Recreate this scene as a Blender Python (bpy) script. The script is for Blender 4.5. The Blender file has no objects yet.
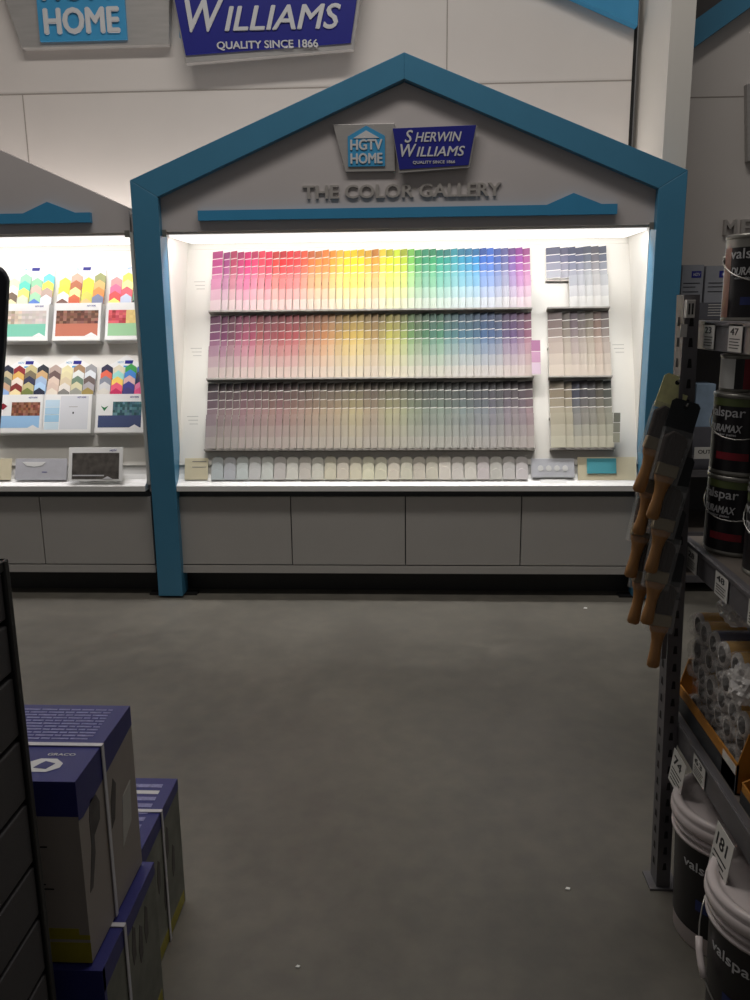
import bpy, bmesh, math, random
from mathutils import Vector, Matrix
random.seed(7)
S = bpy.context.scene
C = S.collection
rad = math.radians

# ------------------------------------------------------------------ camera
def camera():
    P, Y, R = rad(12.6), rad(2.75), rad(.6)
    fwd = Vector((-math.sin(Y)*math.cos(P), math.cos(Y)*math.cos(P), -math.sin(P)))
    rt = Vector((math.cos(Y), math.sin(Y), 0))
    up = rt.cross(fwd)
    r = rt*math.cos(R) - up*math.sin(R)
    u = rt*math.sin(R) + up*math.cos(R)
    cd = bpy.data.cameras.new('camera')
    co = bpy.data.objects.new('camera', cd)
    C.objects.link(co)
    m = Matrix((r, u, -fwd)).transposed().to_4x4()
    m.translation = (0, 0, 1.6)
    co.matrix_world = m
    cd.sensor_fit = 'VERTICAL'
    cd.sensor_height = 24
    cd.lens = 838/1000*24
    cd.clip_start = .02
    S.camera = co
camera()

# ------------------------------------------------------------------ light and exposure
S.view_settings.view_transform = 'Standard'
S.view_settings.look = 'None'
S.view_settings.exposure = 0
S.view_settings.gamma = 1
S.view_settings.use_curve_mapping = False
W = bpy.data.worlds.new('store_air')
S.world = W
W.use_nodes = True
W.node_tree.nodes['Background'].inputs[0].default_value = (1.0, .95, .91, 1)
W.node_tree.nodes['Background'].inputs[1].default_value = .095

def area(name, loc, sx, sy, power, col=(1, .95, .88), rot=(0, 0, 0), spread=None):
    l = bpy.data.lights.new(name, 'AREA')
    l.shape = 'RECTANGLE'
    l.size, l.size_y, l.energy, l.color = sx, sy, power, col
    if spread: l.spread = rad(spread)
    o = bpy.data.objects.new(name, l)
    C.objects.link(o)
    o.location, o.rotation_euler = loc, rot
    return o
area('ceiling_lamp', (-.4, 3.0, 5.6), 4.0, .5, 100)
area('display_lamp', (-.05, 4.69, 2.000), 2.5, .05, 9, (1, .98, .96), (rad(38), 0, 0))
area('display_lamp', (-.05, 4.622, 2.000), 2.5, .02, 6.5, (1, .98, .96), (rad(3), 0, 0), 70)
area('display_lamp', (-2.8, 4.69, 2.000), 2.5, .05, 8.5, (1, .96, .96), (rad(38), 0, 0))
area('display_lamp', (-2.8, 4.622, 2.000), 2.5, .02, 5, (1, .96, .96), (rad(3), 0, 0), 70)
# the strip on the back of the house fronts that washes the wall above them
area('wall_wash_lamp', (-1.4, 5.2, 2.12), 5.4, .06, 16, (1, .93, .87), (rad(180), 0, 0))

# ------------------------------------------------------------------ materials
def lin(c):
    return tuple(((v/255)/12.92 if v/255 <= .04045 else ((v/255+.055)/1.055)**2.4) for v in c)
MATS = {}
def mat(name, rgb, rough=.5, metal=0, noise=.06, scale=30, bump=0, spec=.5, alpha=None, stretch=None):
    if name in MATS: return MATS[name]
    m = bpy.data.materials.new(name)
    m.use_nodes = True
    nt = m.node_tree
    b = nt.nodes['Principled BSDF']
    b.inputs['Roughness'].default_value = rough
    b.inputs['Metallic'].default_value = metal
    b.inputs['Specular IOR Level'].default_value = spec
    c = lin(rgb)
    tc = nt.nodes.new('ShaderNodeTexCoord')
    n = nt.nodes.new('ShaderNodeTexNoise')
    n.inputs['Scale'].default_value = scale
    n.inputs['Detail'].default_value = 4
    if stretch:
        mp = nt.nodes.new('ShaderNodeMapping')
        mp.inputs['Scale'].default_value = stretch
        nt.links.new(tc.outputs['Object'], mp.inputs[0])
        nt.links.new(mp.outputs[0], n.inputs['Vector'])
    else:
        nt.links.new(tc.outputs['Object'], n.inputs['Vector'])
    mx = nt.nodes.new('ShaderNodeMix')
    mx.data_type = 'RGBA'
    mx.inputs['A'].default_value = (*[v*(1-noise*2) for v in c], 1)
    mx.inputs['B'].default_value = (*[min(1, v*(1+noise*2)) for v in c], 1)
    nt.links.new(n.outputs['Fac'], mx.inputs['Factor'])
    nt.links.new(mx.outputs['Result'], b.inputs['Base Color'])
    if bump:
        bp = nt.nodes.new('ShaderNodeBump')
        bp.inputs['Strength'].default_value = bump
        bp.inputs['Distance'].default_value = .01
        nt.links.new(n.outputs['Fac'], bp.inputs['Height'])
        nt.links.new(bp.outputs[0], b.inputs['Normal'])
    if alpha is not None:
        b.inputs['Alpha'].default_value = alpha
    MATS[name] = m
    return m

def emis(name, rgb, st):
    m = bpy.data.materials.new(name)
    m.use_nodes = True
    b = m.node_tree.nodes['Principled BSDF']
    b.inputs['Base Color'].default_value = (.8, .8, .8, 1)
    b.inputs['Emission Color'].default_value = (*rgb, 1)
    b.inputs['Emission Strength'].default_value = st
    return m

def attr_mat():
    m = bpy.data.materials.new('printed_card')
    m.use_nodes = True
    nt = m.node_tree
    a = nt.nodes.new('ShaderNodeAttribute')
    a.attribute_name = 'Col'
    nt.links.new(a.outputs['Color'], nt.nodes['Principled BSDF'].inputs['Base Color'])
    nt.nodes['Principled BSDF'].inputs['Roughness'].default_value = .55
    return m
CARD = attr_mat()

def floor_mat():
    m = bpy.data.materials.new('polished_concrete')
    m.use_nodes = True
    nt = m.node_tree
    b = nt.nodes['Principled BSDF']
    tc = nt.nodes.new('ShaderNodeTexCoord')
    def noise(scale, det=6, dist=0):
        n = nt.nodes.new('ShaderNodeTexNoise')
        n.inputs['Scale'].default_value = scale
        n.inputs['Detail'].default_value = det
        n.inputs['Distortion'].default_value = dist
        nt.links.new(tc.outputs['Object'], n.inputs['Vector'])
        return n
    n1, n2, n3 = noise(1.3, 8, .4), noise(14, 6), noise(60, 3)
    r1 = nt.nodes.new('ShaderNodeValToRGB')
    r1.color_ramp.elements[0].position = .3
    r1.color_ramp.elements[1].position = .72
    r1.color_ramp.elements[0].color = (*lin((90, 87, 81)), 1)
    r1.color_ramp.elements[1].color = (*lin((114, 110, 102)), 1)
    nt.links.new(n1.outputs['Fac'], r1.inputs[0])
    r2 = nt.nodes.new('ShaderNodeValToRGB')
    r2.color_ramp.elements[0].position = .35
    r2.color_ramp.elements[1].position = .7
    r2.color_ramp.elements[0].color = (.84, .84, .84, 1)
    r2.color_ramp.elements[1].color = (1.08, 1.07, 1.05, 1)
    nt.links.new(n2.outputs['Fac'], r2.inputs[0])
    mx = nt.nodes.new('ShaderNodeMix')
    mx.data_type = 'RGBA'; mx.blend_type = 'MULTIPLY'
    mx.inputs['Factor'].default_value = 1
    nt.links.new(r1.outputs[0], mx.inputs['A'])
    nt.links.new(r2.outputs[0], mx.inputs['B'])
    nt.links.new(mx.outputs['Result'], b.inputs['Base Color'])
    r3 = nt.nodes.new('ShaderNodeValToRGB')
    r3.color_ramp.elements[0].color = (.38, .38, .38, 1)
    r3.color_ramp.elements[1].color = (.62, .62, .62, 1)
    nt.links.new(n2.outputs['Fac'], r3.inputs[0])
    nt.links.new(r3.outputs[0], b.inputs['Roughness'])
    bp = nt.nodes.new('ShaderNodeBump')
    bp.inputs['Strength'].default_value = .08
    nt.links.new(n3.outputs['Fac'], bp.inputs['Height'])
    nt.links.new(bp.outputs[0], b.inputs['Normal'])
    return m

M_floor = floor_mat()
M_wall = mat('wall_laminate', (206, 200, 196), .45, noise=.02, scale=3)
M_walldark = mat('dark_upper_wall', (70, 66, 66), .6, noise=.03, scale=4)
M_seam = mat('grey_seam_line', (150, 143, 137), .8)  # plain grey for wall joints and thin printed lines
M_caption = mat('pale_grey_print', (180, 178, 172), .6)
M_gap = mat('black_gap', (18, 17, 17), .9)
M_column = mat('painted_column', (210, 206, 200), .5, noise=.02, scale=3)
M_blue = mat('blue_laminate', (66, 128, 162), .38, noise=.03, scale=8)
M_bluetrim = mat('bright_blue_plastic', (58, 140, 186), .4, noise=.03, scale=8)
M_header = mat('grey_header_laminate', (190, 184, 184), .45, noise=.02, scale=5)
M_white = mat('white_laminate', (226, 223, 216), .4, noise=.015, scale=6)
M_whitepl = mat('white_plastic', (232, 232, 230), .35, noise=.01, scale=20)
M_cream = mat('cream_paper', (222, 212, 182), .6, noise=.02)
M_door = mat('grey_cabinet_laminate', (178, 175, 172), .45, noise=.02, scale=5)
M_darkgap = mat('cabinet_gap_shade', (66, 68, 72), .6)  # shade between lip and doors, put into the cabinet body colour
M_toe = mat('black_toe_kick', (44, 44, 44), .55, noise=.05)
M_rail = mat('grey_chip_rail', (165, 160, 154), .4, .2, noise=.03)
M_metalletter = mat('brushed_metal_letter', (176, 171, 167), .4, .3, noise=.08, scale=60)
M_silver = mat('brushed_silver', (172, 169, 167), .4, .3, noise=.08, scale=6, stretch=(1, 1, 8))
M_navy = mat('royal_blue_sign', (34, 38, 132), .35, noise=.03)
M_skyblue = mat('sky_blue_sign', (62, 150, 200), .4, noise=.03)
M_letter = mat('white_lettering', (205, 205, 208), .45, noise=.01)
M_black = mat('black_plastic', (22, 22, 24), .45, noise=.08)
M_slat = mat('charcoal_slat_panel', (62, 60, 62), .55, noise=.06, scale=12)
M_signdark = mat('dark_navy_plastic', (20, 24, 40), .5)
M_rack = mat('grey_painted_steel', (104, 102, 106), .42, .3, noise=.06, scale=15)
M_rackhole = mat('rack_slot', (16, 16, 18), .8)
M_deck = mat('shelf_deck', (118, 110, 104), .45, .2, noise=.12, scale=8)
M_tag = mat('price_paper', (206, 204, 200), .6, noise=.02)
M_ink = mat('black_ink', (24, 24, 28), .6)
M_canlabel = mat('black_can_label', (22, 19, 24), .35, noise=.1)
M_canmetal = mat('can_metal', (150, 148, 142), .35, .7, noise=.08)
M_cangreen = mat('green_lid_band', (92, 104, 60), .4)
M_wire = mat('wire_steel', (170, 168, 164), .3, .8)
M_pink = mat('label_side_panel', (158, 118, 106), .5, noise=.2, scale=40)
M_red = mat('red_label', (136, 24, 40), .5, noise=.1)
M_pail = mat('white_pail_plastic', (206, 196, 196), .4, noise=.02)
M_pailside = mat('grey_pail_label', (84, 82, 84), .45, noise=.05)
M_wood = mat('varnished_wood_handle', (176, 128, 78), .4, noise=.2, scale=60, stretch=(1, 1, .15))
M_bristle = mat('dark_bristle', (46, 34, 30), .8, noise=.4, scale=200, stretch=(1, 1, .05), bump=.4)
M_ferrule = mat('ferrule_metal', (150, 138, 112), .35, .8)
M_yellowcard = mat('yellow_header_card', (238, 234, 172), .5, noise=.12, scale=60)
M_darkcard = mat('dark_header_card', (40, 44, 48), .5, noise=.12, scale=60)
M_clear = mat('clear_plastic', (220, 220, 220), .12, noise=.02, alpha=.16)
M_film = mat('crumpled_film', (214, 210, 208), .16, noise=.05, scale=14, bump=.5, alpha=.26)
M_bag = mat('shiny_bag_film', (226, 222, 220), .18, noise=.05, scale=10, bump=.4, alpha=.72)
M_fuzz = mat('white_roller_nap', (206, 200, 196), .9, noise=.12, scale=160, bump=.6)
M_core = mat('dark_roller_core', (26, 22, 22), .8)
M_yellowlab = mat('yellow_label', (226, 172, 44), .5, noise=.12, scale=40)
M_bluelab = mat('blue_label', (40, 52, 110), .5, noise=.2, scale=40)
M_tray = mat('orange_yellow_carton', (178, 118, 34), .6, noise=.08, scale=12)
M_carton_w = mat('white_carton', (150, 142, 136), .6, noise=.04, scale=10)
M_carton_b = mat('blue_carton', (40, 42, 112), .45, noise=.06, scale=10)
M_carton_txt = mat('pale_carton_print', (130, 130, 176), .5, noise=.35, scale=90)
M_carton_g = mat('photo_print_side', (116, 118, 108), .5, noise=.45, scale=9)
M_carton_y = mat('yellow_carton_band', (150, 140, 36), .5, noise=.08)
M_gun = mat('grey_print', (70, 66, 66), .5, noise=.4, scale=30)
M_strap = mat('white_strap', (200, 198, 204), .4, noise=.02)
M_bluewhite = mat('pale_blue_print', (150, 172, 196), .5, noise=.15, scale=14)
M_greybox = mat('grey_carton', (96, 96, 104), .6, noise=.08, scale=20)
M_paperwhite = mat('white_paper_card', (226, 226, 224), .6, noise=.01)
M_teal = mat('teal_paint_card', (84, 172, 186), .6, noise=.02)
M_photo = mat('brown_room_photo', (120, 70, 50), .4, noise=.8, scale=26)
M_photog = mat('grey_room_photo', (70, 66, 62), .4, noise=.8, scale=30)
M_diff = emis('lit_diffuser', (1, .97, .95), 1.0)

# ------------------------------------------------------------------ mesh builder
class MB:
    def __init__(s): s.v, s.f, s.mi, s.mats, s.cols, s.sm = [], [], [], [], [], []
    def m(s, mt):
        if mt not in s.mats: s.mats.append(mt)
        return s.mats.index(mt)
    def add(s, vs, fs, mt, col=None, smooth=False):
        b = len(s.v)
        s.v += [Vector(v) for v in vs]
        k = s.m(mt)
        for f in fs:
            s.f.append([b+i for i in f]); s.mi.append(k); s.cols.append(col); s.sm.append(smooth)
        return s
    def box(s, x0, x1, y0, y1, z0, z1, mt, col=None, M=None):
        vs = [(x0,y0,z0),(x1,y0,z0),(x1,y1,z0),(x0,y1,z0),(x0,y0,z1),(x1,y0,z1),(x1,y1,z1),(x0,y1,z1)]
        if M: vs = [M @ Vector(v) for v in vs]
        return s.add(vs, [(0,3,2,1),(4,5,6,7),(0,1,5,4),(1,2,6,5),(2,3,7,6),(3,0,4,7)], mt, col)
    def prism(s, poly, fn, a, b, mt, smooth=False):   # fn(u, v, w) -> point
        n = len(poly)
        vs = [fn(u, v, a) for u, v in poly] + [fn(u, v, b) for u, v in poly]
        fs = [tuple(range(n)), tuple(range(2*n-1, n-1, -1))]
        fs += [(i, n+i, n+(i+1) % n, (i+1) % n) for i in range(n)]
        return s.add(vs, fs, mt, smooth=smooth)
    def lathe(s, prof, c, mt, n=32, axis='Z', a0=0, a1=2*math.pi, smooth=True):
        full = abs(a1-a0-2*math.pi) < 1e-6
        vs, fs = [], []
        k = n if full else n+1
        for r, h in prof:
            for i in range(k):
                a = a0+(a1-a0)*i/n
                p = (r*math.cos(a), r*math.sin(a), h)
                if axis == 'X': p = (h, r*math.cos(a), r*math.sin(a))
                if axis == 'Y': p = (r*math.cos(a), h, r*math.sin(a))
                vs.append(Vector(c)+Vector(p))
        for j in range(len(prof)-1):
            for i in range(k if full else n):
                i2 = (i+1) % k
                fs.append((j*k+i, j*k+i2, (j+1)*k+i2, (j+1)*k+i))
        return s.add(vs, fs, mt, smooth=smooth)
    def tube(s, pts, r, mt, n=8):
        pts = [Vector(p) for p in pts]
        vs, fs = [], []
        for i, p in enumerate(pts):
            t = (pts[min(i+1, len(pts)-1)]-pts[max(i-1, 0)]).normalized()
            a = t.orthogonal().normalized() if i == 0 else (a - t*a.dot(t)).normalized()
            b = t.cross(a)
            for k in range(n):
                an = 2*math.pi*k/n
                vs.append(p+a*r*math.cos(an)+b*r*math.sin(an))
        for i in range(len(pts)-1):
            for k in range(n):
                k2 = (k+1) % n
                fs.append((i*n+k, i*n+k2, (i+1)*n+k2, (i+1)*n+k))
        fs += [tuple(range(n-1, -1, -1)), tuple((len(pts)-1)*n+k for k in range(n))]
        return s.add(vs, fs, mt, smooth=True)
    def text(s, body, fn, mt, w, h, bold=.02, shear=0, depth=.002):   # fn(u, v, d): u, v from the centre
        vs, fs = text_geo(body, bold, shear)
        xs = [p[0] for p in vs]; ys = [p[1] for p in vs]
        x0, x1, y0, y1 = min(xs), max(xs), min(ys), max(ys)
        out = [fn((p[0]-(x0+x1)/2)/(x1-x0)*w, (p[1]-(y0+y1)/2)/(y1-y0)*h, p[2]*depth) for p in vs]
        return s.add(out, fs, mt)
    def build(s, name, parent=None, bevel=0):
        me = bpy.data.meshes.new(name)
        off = parent.location.copy() if parent else Vector((0, 0, 0))
        if parent is None and s.v:
            xs = [v.x for v in s.v]; ys = [v.y for v in s.v]; zs = [v.z for v in s.v]
            off = Vector(((min(xs)+max(xs))/2, (min(ys)+max(ys))/2, min(zs)))
        elif parent.parent: off = OFF[parent.name]
        me.from_pydata([v-off for v in s.v], [], s.f)
        for mt in s.mats: me.materials.append(mt)
        me.polygons.foreach_set('material_index', s.mi)
        me.polygons.foreach_set('use_smooth', s.sm)
        if any(c is not None for c in s.cols):
            at = me.color_attributes.new('Col', 'FLOAT_COLOR', 'CORNER')
            for p in me.polygons:
                c = s.cols[p.index] or (.8, .8, .8)
                for li in p.loop_indices: at.data[li].color = (*c, 1)
        bm = bmesh.new(); bm.from_mesh(me)
        bmesh.ops.recalc_face_normals(bm, faces=bm.faces)
        bm.to_mesh(me); bm.free()
        o = bpy.data.objects.new(name, me)
        C.objects.link(o)
        if parent:
            o.parent = parent
            OFF[o.name] = off
        else:
            o.location = off
            OFF[o.name] = off
        if bevel:
            b = o.modifiers.new('bevel', 'BEVEL'); b.width = bevel; b.segments = 2; b.limit_method = 'ANGLE'
        return o
OFF = {}
TG = {}
def text_geo(body, bold, shear):
    k = (body, bold, shear)
    if k in TG: return TG[k]
    cu = bpy.data.curves.new('t', 'FONT')
    cu.body = body; cu.size = 1; cu.offset = 0; cu.shear = shear; cu.extrude = 1; cu.resolution_u = 3
    o = bpy.data.objects.new('t', cu)
    C.objects.link(o)
    bpy.context.view_layer.update()
    me = o.evaluated_get(bpy.context.evaluated_depsgraph_get()).to_mesh()
    r = ([tuple(v.co) for v in me.vertices], [tuple(p.vertices) for p in me.polygons])
    o.evaluated_get(bpy.context.evaluated_depsgraph_get()).to_mesh_clear()
    bpy.data.objects.remove(o); bpy.data.curves.remove(cu)
    e = bold*.8
    if e > .002:
        vs, fs = [], []
        n = len(r[0])
        for i, (dx, dy, zs) in enumerate(((0, 0, 1), (-e, 0, .97), (e, 0, .94), (0, e*.7, .91), (0, -e*.7, .88))):
            vs += [(x+dx, y+dy, z*zs) for x, y, z in r[0]]
            fs += [tuple(a+n*i for a in f) for f in r[1]]
        r = (vs, fs)
    TG[k] = r
    return r

def tag(o, label, cat, group=None, kind=None):
    if label: o['label'] = label
    if cat: o['category'] = cat
    if group: o['group'] = group
    if kind: o['kind'] = kind
    return o
def struct(o): o['kind'] = 'structure'; return o
def thing(name, label, cat, loc=(0, 0, 0), group=None):
    o = bpy.data.objects.new(name, None)
    C.objects.link(o)
    o.location = loc
    o.empty_display_size = .05
    return tag(o, label, cat, group)
def copy_tree(o, parent=None):
    c = o.copy(); C.objects.link(c)
    if parent: c.parent = parent
    for ch in list(o.children): copy_tree(ch, c)
    return c
def facing(cx, y, cz):            # text and plates on a plane that faces -Y
    return lambda u, v, d: (cx+u, y-d, cz+v)
XZ = lambda u, v, w: (u, w, v)    # prism in the XZ plane, swept along Y
YZ = lambda u, v, w: (w, u, v)
XY = lambda u, v, w: (u, v, w)

# ------------------------------------------------------------------ the setting
struct(MB().box(-5, 5, -2, 5.5, -.05, 0, M_floor).build('floor'))
WY = 5.35
w = MB().box(-5, 1.28, WY, WY+.12, 0, 6, M_wall)
for z in (2.903, 3.8): w.box(-5, 1.28, WY-.0015, WY, z-.0035, z+.0035, M_seam)
w.box(-2.357, -2.351, WY-.0015, WY, 0, 2.9, M_seam)
w.box(.187, .193, WY-.0015, WY, 2.906, 3.8, M_seam)
w.box(1.262, 1.28, WY-.004, WY, 0, 6, M_gap)
struct(w.build('wall_back'))
struct(MB().box(1.315, 1.44, 4.8, WY+.12, 0, 6, M_column).build('wall_column'))
w = MB().box(1.44, 5, WY, WY+.12, 0, 6, M_wall)
w.box(1.44, 5, WY-.0015, WY, 2.80, 2.806, M_seam)
struct(w.build('wall_back_right'))
w = MB(); w.prism([(1.445, 3.07), (2.3, 3.65), (2.3, 6), (1.445, 6)], XZ, WY-.03, WY-.003, M_walldark)
struct(w.build('wall_upper_right'))
w = MB(); w.prism([(1.445, 2.955), (2.3, 3.535), (2.3, 3.68), (1.445, 3.10)], XZ, WY-.07, WY-.002, M_blue)
struct(w.build('trim_1'))
w = MB(); w.prism([(1.262, 3.17), (1.262, 3.30), (-.05, 3.86), (-1.362, 3.30), (-1.362, 3.17), (-.05, 3.73)], XZ, WY-.07, WY-.005, M_bluetrim)
struct(w.build('trim_2'))

# ------------------------------------------------------------------ house-shaped displays
PA = Vector((0, 4.645, .795)); PD = Vector((0, .455, 1.19)).normalized(); PN = Vector((0, -PD.z, PD.y))
def P(x, s, off): 
    p = PA + PD*s + PN*off
    return Vector((x, p.y, p.z))
def pbox(mb, x0, x1, s0, s1, o0, o1, mt, col=None):
    vs = [P(x0,s0,o0),P(x1,s0,o0),P(x1,s1,o0),P(x0,s1,o0),P(x0,s0,o1),P(x1,s0,o1),P(x1,s1,o1),P(x0,s1,o1)]
    mb.add(vs, [(0,3,2,1),(4,5,6,7),(0,1,5,4),(1,2,6,5),(2,3,7,6),(3,0,4,7)], mt, col)

def display(cx, label, framed):
    x0, x1 = cx-1.285, cx+1.285      # inner opening
    t = thing('paint_color_display', label, 'display', (cx, 4.6, 0))
    # header
    hp = [(cx-1.29, 2.03), (cx+1.29, 2.03), (cx+1.29, 2.155 if not framed else 2.215), (cx, 2.735), (cx-1.29, 2.155 if not framed else 2.215)]
    MB().prism(hp, XZ, 4.60, 4.74, M_header).build('header_panel', t)
    b = MB(); b.prism([(cx-1.085, 2.082), (cx+1.09, 2.082), (cx+1.09, 2.132), (cx+1.01, 2.132), (cx+.865, 2.188), (cx+.73, 2.132), (cx-1.085, 2.132)], XZ, 4.57, 4.60, M_bluetrim)
    b.build('roof_line_bar', t)
    b = MB(); b.text('THE COLOR GALLERY', facing(cx-.017, 4.596, 2.215), M_metalletter, 1.03, .070, .034, 0, .006)
    b.build('lettering', t)
    for sx, xx in ((-1, x0), (1, x1)):
        yf = 4.677 if framed else 4.60
        pr = [(yf, .66), (yf, 2.03), (5.16, 2.03), (5.13, 1.98), (4.70, .80), (4.70, .64)]
        MB().prism(pr, YZ, xx, xx+sx*.018, M_white).build('side_panel', t)
    b = MB(); pbox(b, x0, x1, -.03, 1.262, -.02, 0, M_white); b.build('back_panel', t)
    b = MB(); pbox(b, x0, x1, 1.266, 1.33, -.03, -.006, M_white); b.build('top_strip', t)
    # curved tray and lip
    pts = [(4.650, .796), (4.646, .775), (4.638, .745), (4.625, .715), (4.607, .69), (4.585, .672), (4.556, .66), (4.556, .630), (4.60, .630), (4.70, .64), (4.70, .796)]
    b = MB(); b.prism(pts, YZ, x0, x1, M_whitepl); b.build('tray', t)
    f = MB().box(x0, x1, 4.62, 5.14, 2.018, 2.03, M_white).build('light_fixture', t)
    MB().box(x0+.02, x1-.02, 4.64, 5.10, 2.008, 2.018, M_diff).build('diffuser', f)
    MB().box(x0, x0+.022, 4.585, 4.61, 2.005, 2.04, M_canmetal).build('corner_bracket', t)
    MB().box(x1-.022, x1, 4.585, 4.61, 2.005, 2.04, M_canmetal).build('corner_bracket', t)
    if framed:
        o = [(-1.43, 0), (-1.43, 2.287), (0, 2.862), (1.425, 2.287), (1.425, 0)]
        for sx, nm in ((-1, 'l'), (1, 'r')):
            xo, xi = cx+sx*1.428, cx+sx*1.287
            b = MB(); b.prism([(xo, .012), (xi, .012), (xi, 2.20), (xo, 2.285)], XZ, 4.55, 4.675, M_blue)
            p_ = b.build('frame_post', t, .003)
            b = MB(); b.prism([(xo, 2.285), (xi, 2.20), (cx, 2.74), (cx, 2.862)], XZ, 4.55, 4.74, M_blue)
            b.build('roof_beam', t, .002)
            c0 = (xo+xi)/2
            b = MB(); b.box(c0-.14, c0+.14, 4.60, 4.66, 0, .012, M_black)
            b.build('foot_plate', t)
    else:
        for sx in (-1, 1):
            xo, xi = cx+sx*1.31, cx+sx*1.29
            b = MB(); b.prism([(xo, .6), (xi, .6), (xi, 2.03), (xo, 2.03)], XZ, 4.62, 4.74, M_header)
            b.build('edge_board', t)
    return t

main = display(-.05, 'lit house-shaped paint colour display with a blue gable frame and rainbow chip racks', True)
left = display(-2.80, 'lit house-shaped display without blue frame, holding brochure pockets, cut off at left edge', False)
MB().box(-1.5, -1.49, 4.60, 4.7, 2.03, 2.12, M_header).build('edge_board', left)

# chip rails (thing > part): three long ones and three short ones
ROWS = [(1.235, 1.062, .868), (.846, .66, .466), (.441, .253, .056)]
BLK = [(-1.182, .665), (.757, 1.100)]
for top, mid, bot in ROWS:
    for x0, x1 in BLK:
        b = MB()
        pbox(b, x0-.004, x1+.004, bot-.011, bot-.002, 0, (.050 if bot > .1 else .040), M_rail)
        pbox(b, x0-.004, x1+.004, mid-.03, mid-.022, 0, .022, M_rail)
        b.build('chip_rail', main)
for px, s in ((-1.26, 1.06), (-1.265, .655), (-1.27, .25), (1.15, .655)):
    b = MB()
    pbox(b, px-.034, px+.039, s-.05, s+.012, 0, .0006, M_white)
    for k in range(3):
        pbox(b, px-.03+.008*k, px+.035, s-.022*k, s-.022*k+.004, .0006, .001, M_caption)
    b.build('caption', main)

# ------------------------------------------------------------------ base cabinets
def cabinet(cx, label):
    t = thing('base_cabinet', label, 'cabinet', (cx, 4.6, 0))
    x0, x1 = cx-1.30, cx+1.30
    MB().box(x0, x1, 4.62, 5.2, .14, .615, M_darkgap).build('body', t)
    MB().box(x0, x1, 4.595, 4.62, .14, .183, M_door).build('bottom_rail', t)
    MB().box(x0, x1, 4.72, 5.2, 0, .14, M_toe).build('toe_kick', t)
    for k in range(4):
        a = x0+.65*k
        MB().box(a+.003, a+.647, 4.60, 4.619, .19, .588, M_door).build('door', t, .0015)
    return t
cabinet(-.05, 'long grey four-door base cabinet under the rainbow chip racks')
cabinet(-2.80, 'long grey base cabinet under the brochure pockets, cut off at left edge')

# ------------------------------------------------------------------ paint chip cards
def hexmix(a, b, t): return tuple(a[i]+(b[i]-a[i])*t for i in range(3))
KEYS = [(0, (160, 58, 122)), (.045, (150, 50, 100)), (.09, (205, 52, 110)), (.15, (212, 60, 80)), (.21, (220, 52, 60)), (.27, (222, 72, 58)),
        (.31, (232, 120, 50)), (.37, (238, 150, 52)), (.42, (244, 196, 40)), (.46, (250, 214, 24)), (.49, (226, 164, 50)), (.52, (206, 150, 66)), (.55, (214, 214, 40)), (.59, (196, 208, 50)),
        (.63, (104, 172, 72)), (.67, (52, 140, 92)), (.71, (50, 158, 116)), (.75, (58, 148, 140)), (.79, (50, 140, 164)), (.84, (46, 116, 176)),
        (.88, (58, 108, 184)), (.92, (88, 92, 160)), (.96, (120, 84, 158)), (1, (170, 78, 148))]
def hue(t):
    for i in range(len(KEYS)-1):
        if t <= KEYS[i+1][0]:
            return hexmix(KEYS[i][1], KEYS[i+1][1], (t-KEYS[i][0])/(KEYS[i+1][0]-KEYS[i][0]))
    return KEYS[-1][1]
def lum(c): return .3*c[0]+.59*c[1]+.11*c[2]
WHITE = (244, 240, 232)
def tones(row, blk, t, k):
    """seven printed colours of one slot, dark to pale: four in the upper card, three in the lower"""
    rnd = random.Random(row*100+blk*1000+k)
    if blk == 0:
        h = hue(t)
        h = tuple(max(0, min(255, v+rnd.uniform(-12, 12))) for v in h)
        if row == 0:
            dk = hexmix(h, (70, 50, 60), .28*rnd.random()+.08)
            c = [dk, h, hexmix(h, WHITE, .12), hexmix(h, WHITE, .28), hexmix(h, WHITE, .38), hexmix(h, WHITE, .62), hexmix(h, WHITE, .82)]
        elif row == 1:
            g = (lum(h)*.9,)*3
            m = hexmix(h, hexmix(g, (130, 112, 94), .3), .46)
            m = tuple(v*.92 for v in m)
            dk = hexmix(m, (60, 48, 50), .38)
            pl = (200, 190, 180)
            c = [dk, hexmix(dk, m, .5), m, hexmix(m, pl, .2), hexmix(m, pl, .42), hexmix(m, pl, .66), hexmix(m, pl, .86)]
        else:
            g = (lum(h)*.75+25,)*3
            m = hexmix(h, hexmix(g, (120, 110, 98), .45), .76)
            m = hexmix(m, (150, 142, 132), .22)
            dk = hexmix(m, (34, 30, 30), .70)
            pl = (196, 190, 182)
            c = [dk, hexmix(dk, m, .35), hexmix(dk, m, .7), hexmix(m, pl, .12), hexmix(m, pl, .3), hexmix(m, pl, .55), hexmix(m, pl, .78)]
    else:
        base = [(92, 94, 112), (112, 98, 92), (60, 58, 62)][row]
        tint = [(5, 4, 8), (0, 0, 0), (-8, -5, 3), (-5, -2, 0), (4, 4, 2), (9, 3, -5), (2, 5, 3)][k % 7]
        m = tuple(base[i]+tint[i]+rnd.uniform(-3, 3) for i in range(3))
        if row == 2 and k < 2: m = hexmix(m, (150, 134, 104), .7)
        if row == 0 and k < 2: m = hexmix(m, (130, 134, 160), .3)
        if row == 2 and k > 4: m = hexmix(m, (90, 92, 66), .3)
        pl = [(232, 230, 224), (200, 188, 174), (206, 202, 182)][row]
        dk = hexmix(m, (40, 40, 44), .25)
        c = [dk, m, hexmix(m, pl, .25), hexmix(m, pl, .45), hexmix(m, pl, .55), hexmix(m, pl, .75), hexmix(m, pl, .9)]
    return c
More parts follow.
